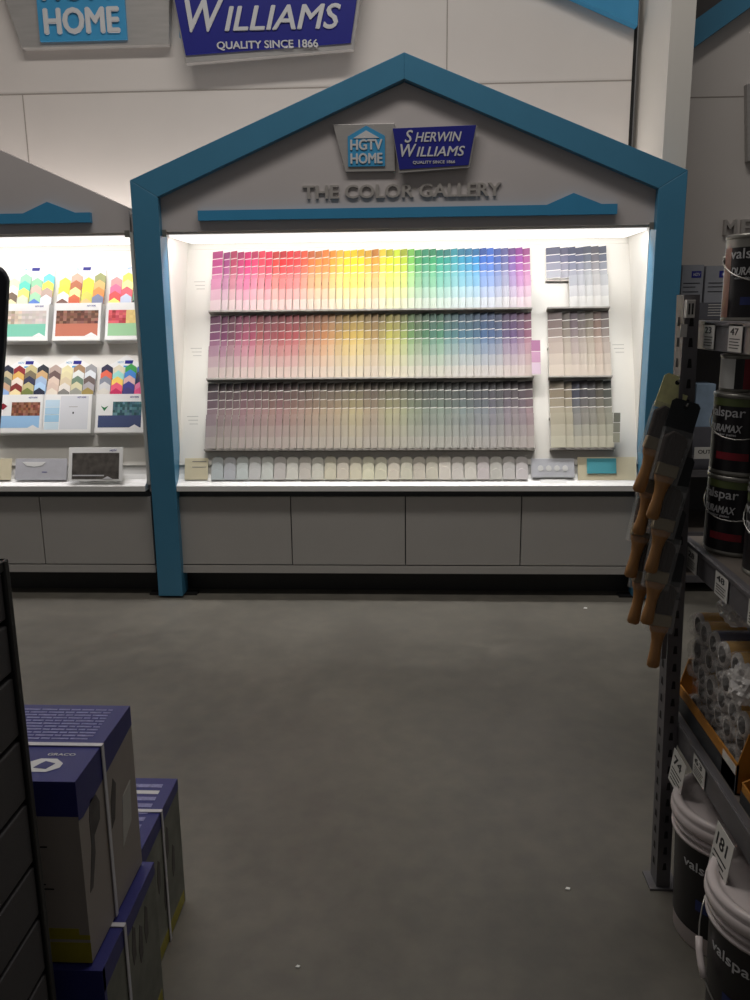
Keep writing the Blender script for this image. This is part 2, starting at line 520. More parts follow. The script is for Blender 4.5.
def cname(c):
    r, g, b = [v/255 for v in c]
    mx, mn = max(r, g, b), min(r, g, b)
    l = (mx+mn)/2; d = mx-mn
    if d < .10: n = 'grey'
    else:
        if mx == r: h = ((g-b)/d) % 6
        elif mx == g: h = (b-r)/d+2
        else: h = (r-g)/d+4
        h *= 60
        n = ('red' if h < 14 else 'orange' if h < 38 else 'yellow' if h < 62 else 'lime green' if h < 90 else 'green' if h < 155
             else 'teal' if h < 190 else 'blue' if h < 235 else 'violet' if h < 285 else 'magenta' if h < 335 else 'crimson')
        if d < .2: n = {'red': 'taupe', 'orange': 'beige', 'yellow': 'olive', 'lime green': 'olive', 'green': 'sage green', 'teal': 'grey teal', 'blue': 'slate blue', 'violet': 'grey violet', 'magenta': 'mauve', 'crimson': 'mauve'}[n]
    return ('dark ' if l < .38 else 'pale ' if l > .7 else '')+n
ONES = ['', 'first', 'second', 'third', 'fourth', 'fifth', 'sixth', 'seventh', 'eighth', 'ninth', 'tenth', 'eleventh', 'twelfth', 'thirteenth', 'fourteenth', 'fifteenth', 'sixteenth', 'seventeenth', 'eighteenth', 'nineteenth']
TENS = {2: 'twent', 3: 'thirt', 4: 'fort'}
def ordw(n):
    if n < 20: return ONES[n]
    return TENS[n//10]+('ieth' if n % 10 == 0 else 'y-'+ONES[n % 10])
ROWN = ['top', 'middle', 'bottom']
def place(k, n):
    return (ordw(k+1)+' from left') if k <= n/2 else (('last' if n-k == 1 else ordw(n-k)+' from right'))
for ri, (top, mid, bot) in enumerate(ROWS):
    for bi, (xa, xb) in enumerate(BLK):
        n = 44 if bi == 0 else 7
        fw = .066 if bi == 0 else .080
        pitch = (xb-xa-fw)/(n-1)
        x = xa
        for k in range(n):
            wd = fw if k == 0 else pitch
            cs = tones(ri, bi, k/(n-1), k)
            rnd = random.Random(ri*777+bi*99+k)
            for tier in (0, 1):
                if bi == 1 and ri == 0 and k < 2 and tier == 1: continue   # empty slots in the photograph
                if tier == 0:
                    s0, s1, o0, bands, gap = mid-.016, top+rnd.uniform(-.004, .004), .006, cs[:4], .0045
                else:
                    s0, s1, o0, bands, gap = bot, mid-.002+rnd.uniform(-.003, .003), .024, cs[4:], .0
                xl, xr = x+.0005, x+wd-.0012
                rise = .013 if wd < .06 else .016
                th = .009
                mb = MB()
                paper = lin((236, 232, 226))
                def q(u, s, o): return P(xl+(xr-xl)*u, s, o0+o+rise*u)
                # stack of cards: body
                vs = [q(0,s0,0),q(1,s0,0),q(1,s1,0),q(0,s1,0),q(0,s0,th),q(1,s0,th),q(1,s1,th),q(0,s1,th)]
                mb.add(vs, [(0,3,2,1),(0,1,5,4),(1,2,6,5),(2,3,7,6),(3,0,4,7),(4,5,6,7)], CARD, paper)
                nb = len(bands)
                hh = (s1-s0)/nb
                for j, c in enumerate(bands):
                    a1 = s1-j*hh; a0 = a1-hh+gap
                    if tier == 1 and j == nb-1: a0 = s0
                    mb.add([q(0,a0,th+.0006),q(1,a0,th+.0006),q(1,a1,th+.0006),q(0,a1,th+.0006)], [(0,1,2,3)], CARD, lin(c))
                o = mb.build('paint_chip_card')
                blk = 'wide rainbow block' if bi == 0 else 'narrow grey block'
                dom = cname(bands[1])
                o['label'] = f"{dom} chip card, {ROWN[ri]} row {'upper' if tier == 0 else 'lower'} tier of {blk}, {place(k, n)}"
                o['category'] = 'paint card'
                o['group'] = f"chip cards in the {ROWN[ri]} row {'upper' if tier == 0 else 'lower'} tier of the {blk}"
            x += wd
# stray cards pulled out sideways
def stray(x0, x1, s0, s1, cols, lab, lean=0):
    mb = MB()
    def q(u, s, o): return P(x0+(x1-x0)*u+lean*(s-s0), s, .066+o)
    mb.add([q(0,s0,0),q(1,s0,0),q(1,s1,0),q(0,s1,0),q(0,s0,.001),q(1,s0,.001),q(1,s1,.001),q(0,s1,.001)], [(0,3,2,1),(0,1,5,4),(1,2,6,5),(2,3,7,6),(3,0,4,7),(4,5,6,7)], CARD, lin((230, 226, 220)))
    h = (s1-s0)/len(cols)
    for j, c in enumerate(cols):
        a1 = s1-j*h; a0 = a1-h+.003
        mb.add([q(0,a0,.0015),q(1,a0,.0015),q(1,a1,.0015),q(0,a1,.0015)], [(0,1,2,3)], CARD, lin(c))
    tag(mb.build('paint_chip_card'), lab, 'paint card')
stray(.655, .705, .465, .665, [(150, 96, 132), (176, 132, 160), (196, 174, 190)], 'pink paint card sticking out past the right end of the middle rainbow row')
stray(1.088, 1.125, .075, .245, [(112, 112, 100), (134, 134, 120), (160, 158, 140)], 'olive grey paint card sticking out past the right end of the bottom grey row', .06)

# house-topped neutral cards standing in the tray
def tray_y(z): return 4.640-.045*max(0, (.80-z)/.12)**2
nb = 25
for k in range(nb):
    x0 = -1.145+k*.0712; x1 = x0+.067
    rnd = random.Random(k+50)
    base = hexmix((178, 184, 188), (214, 204, 180), min(1, k/12)) if k < 12 else hexmix((214, 206, 182), (200, 196, 198), (k-12)/13)
    jit = rnd.uniform(-9, 9)
    base = tuple(v+24+jit+rnd.uniform(-3, 3) for v in base)
    top = .818 + (.012 if k == 18 else rnd.uniform(-.004, .004))
    xm = (x0+x1)/2
    mb = MB()
    for j in range(3):     # three printed bands with rounded house tops, the front one lowest
        zt = top-.034*j
        yy = 4.636-.006*j; 
        cc = lin(hexmix(base, (150, 148, 142), .30-.15*j))
        poly = [(x0, .70-.005*j), (x1, .70-.005*j), (x1, zt-.026), (x1-.010, zt-.010), (xm, zt), (x0+.010, zt-.010), (x0, zt-.026)]
        n = len(poly)
        def fn(u, v, w_): return (u, yy+w_-(.80-v)*.30, v)
        vs = [fn(u, v, 0) for u, v in poly]+[fn(u, v, .003) for u, v in poly]
        mb.add(vs, [tuple(range(n)), tuple(range(2*n-1, n-1, -1))]+[(i, n+i, n+(i+1) % n, (i+1) % n) for i in range(n)], CARD, cc)
    o = mb.build('house_topped_card')
    tag(o, f"{cname(base)} house-topped card standing in the tray, {place(k, nb)}", 'paint card', 'neutral house-topped cards in the display tray')

def leaf(name, x0, x1, z0, z1, y, lean, mats, label, cat, lines=0, extra=None):
    """thin card or sheet leaning in a tray"""
    b = MB()
    def fn(u, v, w_): return (u, y+w_-(z1-v)*lean, v)
    b.prism([(x0, z0), (x1, z0), (x1, z1), (x0, z1)], fn, 0, .003, mats[0])
    if extra: extra(b, fn)
    return tag(b.build(name), label, cat)
def ex1(b, fn):
    for k, (a, c) in enumerate(((.05, .3), (.35, .5))):
        b.prism([(-1.285+.03, .79-.03*k), (-1.285+.11, .79-.03*k), (-1.285+.11, .786-.03*k), (-1.285+.03, .786-.03*k)], fn, -.001, 0, M_seam)
leaf('instruction_sheet', -1.298, -1.165, .690, .806, 4.632, .32, [M_cream], 'cream instruction sheet at the left end of the lit tray', 'sheet', extra=ex1)
def ex2(b, fn):
    for k in range(4):
        cx = .70+.045*k
        b.prism([(cx+.016*math.cos(a), .748+.016*math.sin(a)) for a in [i*math.pi/5 for i in range(10)]], fn, -.002, 0, M_whitepl)
leaf('card_holder', .650, .885, .70, .800, 4.630, .34, [mat('frosted_holder', (205, 206, 212), .3)], 'pale grey holder with four white discs beside the tray cards', 'holder', extra=ex2)
leaf('paper_strip', .70, .84, .664, .690, 4.598, .9, [M_paperwhite], 'small white paper strip lying on the tray lip under the grey holder', 'paper')
leaf('color_card', .955, 1.115, .720, .800, 4.630, .34, [M_teal], 'teal colour card lying at the right end of the lit tray', 'paint card')
leaf('note_sheet', .905, 1.225, .684, .806, 4.637, .33, [M_cream], 'cream backing sheet behind the teal card in the tray', 'sheet')

# left display tray
def ex3(b, fn):
    b.prism([(-2.236, .788), (-2.10, .788), (-2.12, .770), (-2.165, .762), (-2.21, .768)], fn, -.002, 0, M_paperwhite)
    b.prism([(-2.12, .735), (-2.09, .735), (-2.09, .731), (-2.12, .731)], fn, -.001, 0, M_navy)
leaf('literature_tray', -2.275, -1.975, .690, .806, 4.628, .33, [mat('frosted_plastic', (190, 190, 196), .3)], 'empty frosted literature tray with curved cut in the left display counter', 'tray', extra=ex3)
leaf('instruction_sheet', -2.60, -2.30, .690, .806, 4.630, .33, [M_cream], 'cream sheet at far left of the left display counter, cut by the frame edge', 'sheet')
def ex4(b, fn):
    b.prism([(-1.935, .700), (-1.665, .700), (-1.665, .842), (-1.935, .842)], fn, -.001, 0, M_photog)
    b.text('HGTV', lambda u, v, d: fn(-1.70+u, .855+v, -.001-d), M_navy, .04, .010, .02, 0, .0005)
    b.prism([(-1.93, .716), (-1.75, .716), (-1.75, .722), (-1.93, .722)], fn, -.002, -.001, M_letter)
    b.prism([(-1.76, .700), (-1.70, .700), (-1.73, .715)], fn, -.002, -.001, M_letter)
leaf('brochure', -1.955, -1.645, .690, .872, 4.618, .30, [M_paperwhite], 'white brochure with a dark room photo leaning on the left display counter', 'brochure', extra=ex4)

# ------------------------------------------------------------------ brochure pockets and house-shaped colour cards in the left display
UP = [[(200,225,170),(240,240,230),(110,90,70),(235,228,180)], [(120,200,180),(235,230,170),(175,210,200),(220,220,200)],
      [(150,190,150),(200,180,160),(235,225,190),(88,124,190)], [(130,210,215),(235,230,120),(190,165,150),(220,225,240)]]
SETS = {
 (0, 0): [[(212,228,180),(250,246,230),(112,92,74),(240,232,180)], [(150,214,170),(90,200,180),(236,220,110),(206,214,190)],
          [(144,200,160),(214,180,166),(160,210,170),(90,130,205)], [(110,206,214),(236,232,90),(184,160,148),(226,230,244)]],
 (0, 1): [[(236,214,80),(226,206,70),(250,250,240),(120,84,72)], [(222,170,150),(178,106,72),(244,236,150),(204,94,52)],
          [(250,232,70),(246,222,70),(206,200,90),(236,190,130)], [(150,156,104),(216,176,110),(220,140,70),(120,130,160)]],
 (0, 2): [[(236,150,150),(214,110,150),(230,80,80),(246,240,120)], [(240,226,100),(246,236,160),(236,96,110),(196,206,228)],
          [(206,222,200),(226,226,216),(150,200,160),(70,80,84)], [(220,150,120),(170,60,60),(240,210,160),(120,120,110)]],
 (1, 0): [[(34,38,56),(186,172,134),(96,104,94),(196,160,130),(140,172,216)], [(140,36,44),(212,170,90),(226,214,200),(124,40,34),(232,214,164)],
          [(196,184,134),(120,108,84),(46,48,76),(190,180,130),(112,122,62)], [(36,40,50),(200,164,116),(158,180,210),(170,200,228),(28,34,58)]],
 (1, 1): [[(180,160,150),(104,82,78),(214,194,178),(206,184,170),(222,212,196)], [(222,214,170),(216,206,166),(206,190,160),(222,216,208),(124,122,116)],
          [(160,128,96),(222,224,220),(104,128,108),(206,200,164),(150,150,140)], [(150,150,152),(216,220,224),(104,90,86),(170,166,170),(156,136,76)]],
 (1, 2): [[(40,40,70),(222,98,72),(130,136,150),(206,206,206),(214,210,200)], [(216,206,180),(150,212,206),(240,206,96),(232,92,122),(196,40,92)],
          [(56,156,72),(62,130,204),(214,176,170),(60,60,140),(64,60,120)], [(60,110,180),(60,60,70),(40,46,80),(214,120,160),(214,80,130)]],
}
HX = {0: [-2.400, -2.092, -1.784], 1: [-2.400, -2.116, -1.812]}
CW = [.070, .070, .070, .072]
for r in (0, 1):
    base_s = (.916, .370)[r]
    for hi in range(3):
        xa = HX[r][hi]; wd = .284
        nm = ['cut off at the far left', 'in the middle', 'beside the blue post'][hi]
        rowlab = ['upper', 'lower'][r]
        t = thing('brochure_pocket', f"white brochure pocket {nm}, {rowlab} row of left display", 'brochure holder', tuple(P(xa+wd/2, base_s-.22, .0)), 'brochure pockets in the left display')
        b = MB()
        lo, hi_s = base_s-.228, base_s
        # pocket box, open at the top
        pbox(b, xa, xa+wd, lo, lo+.006, 0, .062, M_whitepl)
        pbox(b, xa, xa+.004, lo, hi_s, 0, .062, M_whitepl)
        pbox(b, xa+wd-.004, xa+wd, lo, hi_s, 0, .062, M_whitepl)
        pbox(b, xa, xa+wd, lo, hi_s, .058, .062, M_whitepl)
        b.build('pocket', t)
        b = MB()
        # printed front picture
        if (r, hi) != (1, 1):
            top_c = {(0,0): (196,178,160), (0,1): (120,74,54), (0,2): (190,60,70), (1,0): (136,84,60), (1,2): (60,104,112)}[(r, hi)]
            bot_c = {(0,0): (120,196,170), (0,1): (190,110,84), (0,2): (150,196,150), (1,0): (150,190,226), (1,2): (58,72,112)}[(r, hi)]
            l_, r_, m_ = xa+.018, xa+wd-.018, base_s-.125
            if r == 1: l_ = xa+.10
            rnd = random.Random(hi+r*9)
            nx, ns = 12, 5
            for i in range(nx):
                for j in range(ns):
                    jv = rnd.uniform(-34, 34)
                    c = tuple(max(10, min(250, v+jv+rnd.uniform(-8, 8))) for v in top_c)
                    if (r, hi) == (0, 0) and i > 4: c = hexmix(c, (214, 206, 206), .6)
                    if (r, hi) == (0, 2) and i > 4: c = hexmix(c, (226, 216, 130), .85)
                    x_0 = l_+(r_-l_)*i/nx; x_1 = l_+(r_-l_)*(i+1)/nx
                    sA = base_s-.045-(.08)*(j+1)/ns; sB = base_s-.045-.08*j/ns
                    pbox(b, x_0, x_1, sA, sB, .062, .0625, CARD, lin(c))
            pbox(b, xa+.018, r_, base_s-.20 if r == 0 else base_s-.195, base_s-.125, .062, .0625, CARD, lin(bot_c))
            # white roof cut at the lower right of the picture
            vs = [P(r_-.075, base_s-.20, .0628), P(r_, base_s-.20, .0628), P(r_-.036, base_s-.178, .0628)]
            b.add(vs, [(0, 1, 2)], M_whitepl)
            if (r, hi) == (1, 2):
                b.add([P(xa+.03, base_s-.068, .0628), P(xa+.052, base_s-.10, .0628), P(xa+.075, base_s-.068, .0628), P(xa+.052, base_s-.08, .0628)], [(0, 1, 2, 3)], mat('green_print', (40, 120, 70)))
            if (r, hi) == (1, 0):
                b.add([P(xa+.02, base_s-.068, .0628), P(xa+.05, base_s-.09, .0628), P(xa+.075, base_s-.068, .0628), P(xa+.05, base_s-.05, .0628)], [(0, 1, 2, 3)], M_red)
        else:
            for j in range(4):
                pbox(b, xa+.012, xa+.095, base_s-.03-.044*(j+1), base_s-.03-.044*j-.003, .062, .0625, CARD, lin([(190,214,230),(170,204,226),(156,198,224),(200,220,230)][j]))
            pbox(b, xa+.10, xa+.262, base_s-.205, base_s-.01, .062, .0622, CARD, lin((210, 212, 216)))
            pbox(b, xa+.15, xa+.20, base_s-.075, base_s-.072, .0622, .0628, M_seam)
            pbox(b, xa+.172, xa+.18, base_s-.115, base_s-.103, .0622, .0628, M_ink)
        b.text('HGTV HOME', lambda u, v, d: P(xa+wd-.062+u, base_s-.018+v, .0625+d), M_navy, .05, .010, .02, 0, .0004)
        b.build('printed_front', t)
        # header board behind the cards
        b = MB()
        if r == 0: poly = [(xa+.01, base_s-.02), (xa+wd-.01, base_s-.02), (xa+wd-.01, base_s+.225), (xa+wd/2, base_s+.262), (xa+.01, base_s+.225)]
        else: poly = [(xa+.01, base_s-.02), (xa+wd-.01, base_s-.02), (xa+wd-.01, base_s+.165), (xa+wd/2+.002, base_s+.248), (xa+.01, base_s+.165)]
        b.prism(poly, lambda u, v, w_: P(u, v, w_), .003, .007, M_whitepl)
        cz = base_s+(.232 if r == 0 else .205)
        b.text('HGTV', lambda u, v, d: P(xa+wd/2-.03+u, cz+v, .007+d), M_skyblue, .034, .012, .02, 0, .0005)
        b.prism([(xa+wd/2-.006, cz-.009), (xa+wd/2+.04, cz-.009), (xa+wd/2+.044, cz+.011), (xa+wd/2-.004, cz+.011)], lambda u, v, w_: P(u, v, w_), .007, .0078, M_navy)
        if r == 1: b.prism([(xa+wd/2-.012, cz-.03), (xa+wd/2+.016, cz-.03), (xa+wd/2+.016, cz-.02), (xa+wd/2-.012, cz-.02)], lambda u, v, w_: P(u, v, w_), .007, .0078, M_skyblue)
        b.build('header_board', t)
        # cards
        cols = SETS[(r, hi)]
        for ci in range(4):
            x0 = xa+.003+ci*.070; x1 = x0+.066
            ncd = len(cols[ci])
            for k in range(ncd):
                stp = .047 if r == 0 else .0375
                stag = (-.026, 0, -.026, 0)[ci] if r == 0 else (-.002, -.006, 0, 0)[ci]
                st = base_s+.205+stag-stp*k - (.0 if r == 0 else .010)
                off = .010+.0085*k
                sb = st-.10 if k < ncd-1 else base_s-.03
                xm = (x0+x1)/2
                poly = [(x0, sb), (x1, sb), (x1, st-.022), (xm, st), (x0, st-.022)]
                mb = MB()
                n = 5
                vs = [P(u, v, off) for u, v in poly]+[P(u, v, off+.003) for u, v in poly]
                mb.add(vs, [tuple(range(n)), tuple(range(2*n-1, n-1, -1))]+[(i, n+i, n+(i+1) % n, (i+1) % n) for i in range(n)], CARD, lin(cols[ci][k]))
                o = mb.build('house_shaped_card')
                tn = ['hindmost', 'second', 'third', 'fourth', 'foremost'][k] if k < ncd-1 else 'foremost'
                tag(o, f"{cname(cols[ci][k])} house-shaped card, {tn} in {ordw(ci+1)} column of {rowlab} pocket {['at far left', 'in middle', 'by blue post'][hi]}", 'paint card', f"house-shaped cards in the {rowlab} pockets")

# ------------------------------------------------------------------ logo signs
def logo(cx, cz, k, y, label, tail):
    """silver plate with sky blue house badge, overlapped by a royal blue plate; k scales the small sign"""
    sb = .014 if k > 2 else 0; dq = -.017 if k > 2 else 0; dl = -.034 if k > 2 else 0
    t = thing('logo_sign', label, 'sign', (cx, y, cz-.12*k))
    f = lambda u, v, w_: (cx+u*k, y-w_*k, cz+v*k)
    # u from -.365 (silver left) to .365
    b = MB(); sx = -.085 if k > 2 else 0; bx = -.055 if k > 2 else 0
    b = MB(); b.prism([(-.365+sx, .115), (-.05, .115), (-.05+sx*.2, -.115+sb), (-.305+sx, -.115+sb)], f, 0, .02, M_silver); b.build('silver_plate', t, .002*k)
    b = MB(); b.prism([(-.29+bx, -.09), (-.10+bx, -.09), (-.10+bx, .055), (-.195+bx, .105), (-.29+bx, .055)], f, .02, .026, M_skyblue)
    b.build('house_badge', t)
    b = MB()
    b.prism([(-.262+bx, .045), (-.128+bx, .045), (-.195+bx, .082)], f, .026, .029, M_letter)
    b.text('HGTV', lambda u, v, d: f(-.195+bx+u, .014+v, .026+d), M_letter, .165, .052, .045, 0, .004)
    b.text('HOME', lambda u, v, d: f(-.195+bx+u, -.052+v, .026+d), M_letter, .165, .052, .045, 0, .004)
    b.build('lettering', t)
    b = MB(); b.prism([(-.062, .082), (.368, .092), (.332, -.108+dq), (-.028, -.128+dq)], f, .022, .04, M_silver); b.build('silver_backing', t, .002*k)
    b = MB(); b.prism([(-.060, .086), (.362, .094), (.326, -.096+dq), (-.026, -.112+dq)], f, .038, .044, M_navy); b.build('royal_blue_plate', t, .001*k)
    b = MB()
    b.text('S', lambda u, v, d: f(.022+u, .046+dl+v, .044+d), M_letter, .042, .060, .02, .25, .003)
    b.text('HERWIN', lambda u, v, d: f(.172+u, .041+dl+v, .044+d), M_letter, .235, .046, .02, .25, .003)
    b.text('W', lambda u, v, d: f(.020+u, -.021+dl+v, .044+d), M_letter, .082, .062, .02, .25, .003)
    b.text('ILLIAMS', lambda u, v, d: f(.184+u, -.028+dl+v, .044+d), M_letter, .246, .048, .02, .25, .003)
    b.text('QUALITY SINCE 1866', lambda u, v, d: f(.150+u, -.080+dl+v, .044+d), M_letter, .215, .017, .025, 0, .003)
    b.build('lettering', t)
    return t
logo(-.05, 2.425, 1.0, 4.60, 'small silver and royal blue logo sign on the grey gable of the lit display', False)
logo(-1.25, 3.415, 2.72, WY, 'large silver and royal blue logo sign high on the white wall, cut off at top', True)

# right-hand bay sign remains
t = thing('wall_sign', 'dark silver sign plate at the right edge high on the white wall', 'sign', (2.3, WY, 2.5))
b = MB(); b.prism([(1.905, 2.86), (2.9, 2.86), (2.9, 2.44), (1.945, 2.44)], XZ, WY-.05, WY, M_silver); b.build('plate', t, .003)
t = thing('wall_lettering', 'grey metal letters ME on the wall above the upper right paint can', 'lettering', (1.9, WY, 2.05))
for ch, u in (('M', 1.885), ('E', 1.985)):
    b = MB(); b.text(ch, facing(u, WY-.012, 2.075), M_metalletter, .075, .09, .03, 0, .012); b.build('letter', t)

# ------------------------------------------------------------------ left foreground: slatted gondola and cartons
GX = -.655
t = thing('slatted_gondola', 'low dark gondola with horizontal slats and black end trim at left edge', 'shop fixture', (-1.1, .7, 0))
b = MB(); b.box(-1.5, GX-.03, .1, 1.24, 0, 1.205, M_slat); b.build('body', t)
gz = [0.0, .125, .237, .349, .461, .573, .677, .797, .914, 1.027, 1.118, 1.205]
b = MB()
for k in range(len(gz)-1): b.box(GX-.03, GX, .1, 1.245, gz[k]+.007, gz[k+1]-.003, M_slat)
b.build('slat_panel', t, .003)
MB().box(GX-.034, GX+.006, 1.245, 1.262, 0, 1.222, M_black).build('end_trim', t, .003)
MB().box(-1.5, GX+.004, .1, 1.262, 1.205, 1.222, M_black).build('top_trim', t, .002)

t = thing('tilted_sign_holder', 'dark navy rounded panel leaning out above the slatted gondola at left edge', 'sign holder', (-.72, 1.15, 1.222))
k_ = 1.15/1.6
top = [(-.765-.04+.04*math.cos(a), 1.665+.035*math.sin(a)) for a in [i*math.pi/2/6 for i in range(7)]]
pl = [(-1.05, 1.16), (-.86, 1.16), (-.815, 1.383), (-.784, 1.547)]+top+[(-.98, 1.70)]
b = MB(); b.prism([(x*k_, 1.6+(z-1.6)*k_) for x, z in pl], XZ, 1.143, 1.157, M_signdark); b.build('panel', t, .003)
MB().tube([(-.70, 1.15, 1.222), (-.70, 1.15, 1.31)], .008, M_black).build('stem', t)
MB().box(-.75, -.66, 1.10, 1.20, 1.222, 1.229, M_black).build('base', t, .002)

def carton(x0, x1, y0, y1, z0, z1, label, kind):
    t = thing('sprayer_carton', label, 'carton', ((x0+x1)/2, (y0+y1)/2, z0))
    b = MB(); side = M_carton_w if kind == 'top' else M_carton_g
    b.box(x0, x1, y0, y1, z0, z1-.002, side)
    e = .0008
    b.box(x0, x1, y0, y1, z1-.002, z1, M_carton_b)
    if kind == 'top':
        b.box(x0-e, x1+e, y0-e, y0, z1-.072, z1, M_carton_b)                    # blue flap on the front
        b.prism([(y0, z1), (y0, z1-.080), (y0+.02, z1-.085), (y1, z1-.045), (y1, z1)], YZ, x1, x1+e, M_carton_b)
        b.box(x0-e, x1+e, y0-e, y0, z0+.052, z0+.062, M_carton_y)
        b.box(x0+.04, x1-.02, y0-e, y0, z0+.062, z0+.076, M_carton_y)
        b.box(x0-e, x1+e, y0-e, y0, z0, z0+.045, M_carton_y)
        for k, (u, w_) in enumerate(((.06, .05), (.07, .03), (.14, .04), (.15, .055), (.165, .03))):
            b.box(x1-.115, x1-.115+w_, y0-e, y0, z1-.075-u-.003, z1-.075-u, M_ink)
        b.box(x1-.165, x1-.115, y0-e*2, y0-e, z1-.045, z1-.03, M_carton_y)
        # sprayer gun picture on the side
        f = lambda u, v, w_: (w_, u, v)
        b.prism([(y0+.02, z0+.14), (y0+.035, z0+.14), (y0+.06, z0+.20), (y0+.062, z0+.235), (y0+.095, z0+.25), (y0+.10, z0+.285), (y0+.085, z0+.31), (y0+.055, z0+.315), (y0+.045, z0+.28), (y0+.045, z0+.225)], f, x1, x1+e, M_gun)
        b.prism([(y0+.15, z0+.19), (y0+.17, z0+.20), (y0+.19, z0+.27), (y0+.175, z0+.29), (y0+.155, z0+.25)], f, x1, x1+e, M_gun)
        b.prism([(y0+.20, z0+.11), (y0+.26, z0+.14), (y0+.27, z0+.23), (y0+.22, z0+.22)], f, x1, x1+e, mat('pale_grey_print', (140, 134, 130), .5, noise=.3, scale=30))
        # octagon logo and words on the lid, far half printed with text
        cx, cy = x1-.082, y0+.055
        octo = [(cx+a, cy+c) for a, c in ((-.034, -.008), (-.018, -.024), (.014, -.024), (.034, -.008), (.034, .008), (.016, .024), (-.016, .024), (-.034, .010))]
        b.prism(octo, XY, z1, z1+e, M_letter)
        b.prism([(cx-.016, cy-.010), (cx+.010, cy-.014), (cx+.020, cy+.006), (cx-.002, cy+.014), (cx-.010, cy+.002)], XY, z1+e, z1+e*2, M_carton_b)
        b.text('GRACO', lambda u, v, d: (cx+.018+u, cy+.040+v, z1+d), M_letter, .055, .009, .02, 0, e)
        b.text('GRACO', lambda u, v, d: (x1-.17+u, cy-.002+v, z1+d), M_letter, .05, .02, .02, .2, e)
        for k in range(11):
            yy = y1-.020-.0125*k
            rnd = random.Random(k)
            xx = x1-.225
            while xx < x1-.035:
                l_ = rnd.uniform(.012, .04)
                b.box(xx, min(xx+l_, x1-.03), yy-.006, yy, z1, z1+e, M_carton_txt)
                xx += l_+.004
    else:
        b.box(x0-e, x1+e, y0-e, y0, z0, z1, M_carton_b)
        b.box(x1, x1+e, y0, y0+.012, z0, z1, M_carton_b)
        b.prism([(y0, z1), (y0, z1-.05), (y1, z1-.03), (y1, z1)], YZ, x1, x1+e, M_carton_b)
        b.box(x1, x1+e, y0+.03, y1-.01, z0+.005, z0+.04, M_carton_y)
        for k in range(9):
            yy = y1-.03-.030*k
            b.box(x0+.02, x1-.03, yy-.016, yy, z1, z1+e, M_carton_txt if k != 1 else M_letter)
        b.box(x1-.11, x1-.045, y0+.02, y0+.075, z1, z1+e*2, M_tag)
        rnd = random.Random(int(y0*100))
        for k in range(6):
            yy = y0+.04+.04*k; zz = z0+rnd.uniform(.08, .26)
            b.prism([(yy, zz), (yy+.018, zz+.012), (yy+.022, zz+.075), (yy+.008, zz+.09), (yy-.006, zz+.04)], YZ, x1, x1+e, M_gun)
    b.build('box', t, .0015)
    s = MB(); y = y0+(.125 if kind == 'top' else .17 if y0 > 1.5 else .115)
    s.box(x0-.002, x1+.004, y, y+.012, z1+.001, z1+.003, M_strap)
    s.box(x1+.002, x1+.004, y, y+.012, z0+.001, z1+.002, M_strap)
    if kind == 'top': s.box(x1-.262, x1-.248, y0+.13, y1, z1+.001, z1+.003, M_strap)
    s.build('strap', t)
    return t
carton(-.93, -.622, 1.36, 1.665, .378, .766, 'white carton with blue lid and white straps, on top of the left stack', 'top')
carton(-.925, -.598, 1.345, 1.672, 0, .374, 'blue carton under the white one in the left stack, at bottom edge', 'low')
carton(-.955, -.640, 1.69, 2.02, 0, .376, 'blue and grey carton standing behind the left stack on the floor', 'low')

# ------------------------------------------------------------------ right: steel rack
RX = .712
t = thing('steel_rack', 'grey steel shelving rack with perforated upright along the right edge', 'shelving', (1.0, 1.0, 0))
def upright(y0, y1, leanx):
    b = MB()
    x0b, x1b = .684, .722
    sh = lambda x, z: x-leanx*z/1.62
    vs = []
    for z in (0.004, 1.635):
        for x, y in ((x0b, y0), (x1b, y0), (x1b, y1), (x0b, y1)): vs.append((sh(x, z), y, z))
    b.add(vs, [(0,3,2,1),(4,5,6,7),(0,1,5,4),(1,2,6,5),(2,3,7,6),(3,0,4,7)], M_rack)
    z = .06
    while z < 1.6:
        b.prism([(sh(x0b, z)+.015, z), (sh(x0b, z)+.026, z), (sh(x0b, z)+.024, z+.022), (sh(x0b, z)+.017, z+.022)], XZ, y0-.0012, y0, M_rackhole)
        b.add([(sh(x0b, z)-.0010, y0+.020, z), (sh(x0b, z)-.0010, y0+.040, z), (sh(x0b, z+.02)-.0010, y0+.036, z+.022), (sh(x0b, z+.02)-.0010, y0+.024, z+.022)], [(0, 1, 2, 3)], M_rackhole)
        z += .05
    return b
upright(2.11, 2.17, .034).build('upright', t, .002)
upright(-.75, -.69, .0).build('upright', t, .002)
b = MB(); b.box(.664, .745, 2.10, 2.18, 0, .006, M_rack); b.build('foot', t)
b = MB(); b.box(1.29, 1.34, 2.11, 2.17, 0, 1.63, M_rack); b.build('rear_upright', t, .002)
def tagp(b, x, yc, z0, z1, wd, num, tilt=0):
    f = lambda u, v, d: (x-.0025-d-tilt*(z1-v), yc-u, v)
    hh = z1-z0
    b.prism([(-wd/2, z0), (wd/2, z0), (wd/2, z1), (-wd/2, z1)], f, 0, .0015, M_tag)
    b.text(num, lambda u, v, d: f(u-.006, z1-hh*.27+v, .0015+d), M_ink, wd*.62, hh*.26, .03, 0, .0004)
    for k in range(4):
        b.prism([(-wd*.4, z1-hh*(.52+.11*k)), (wd*(.35-.08*(k % 2)), z1-hh*(.52+.11*k)), (wd*(.35-.08*(k % 2)), z1-hh*(.555+.11*k)), (-wd*.4, z1-hh*(.555+.11*k))], f, .0015, .002, M_ink)
SH = [(1.503, 1.573), (.944, 1.012), (.445, .515)]
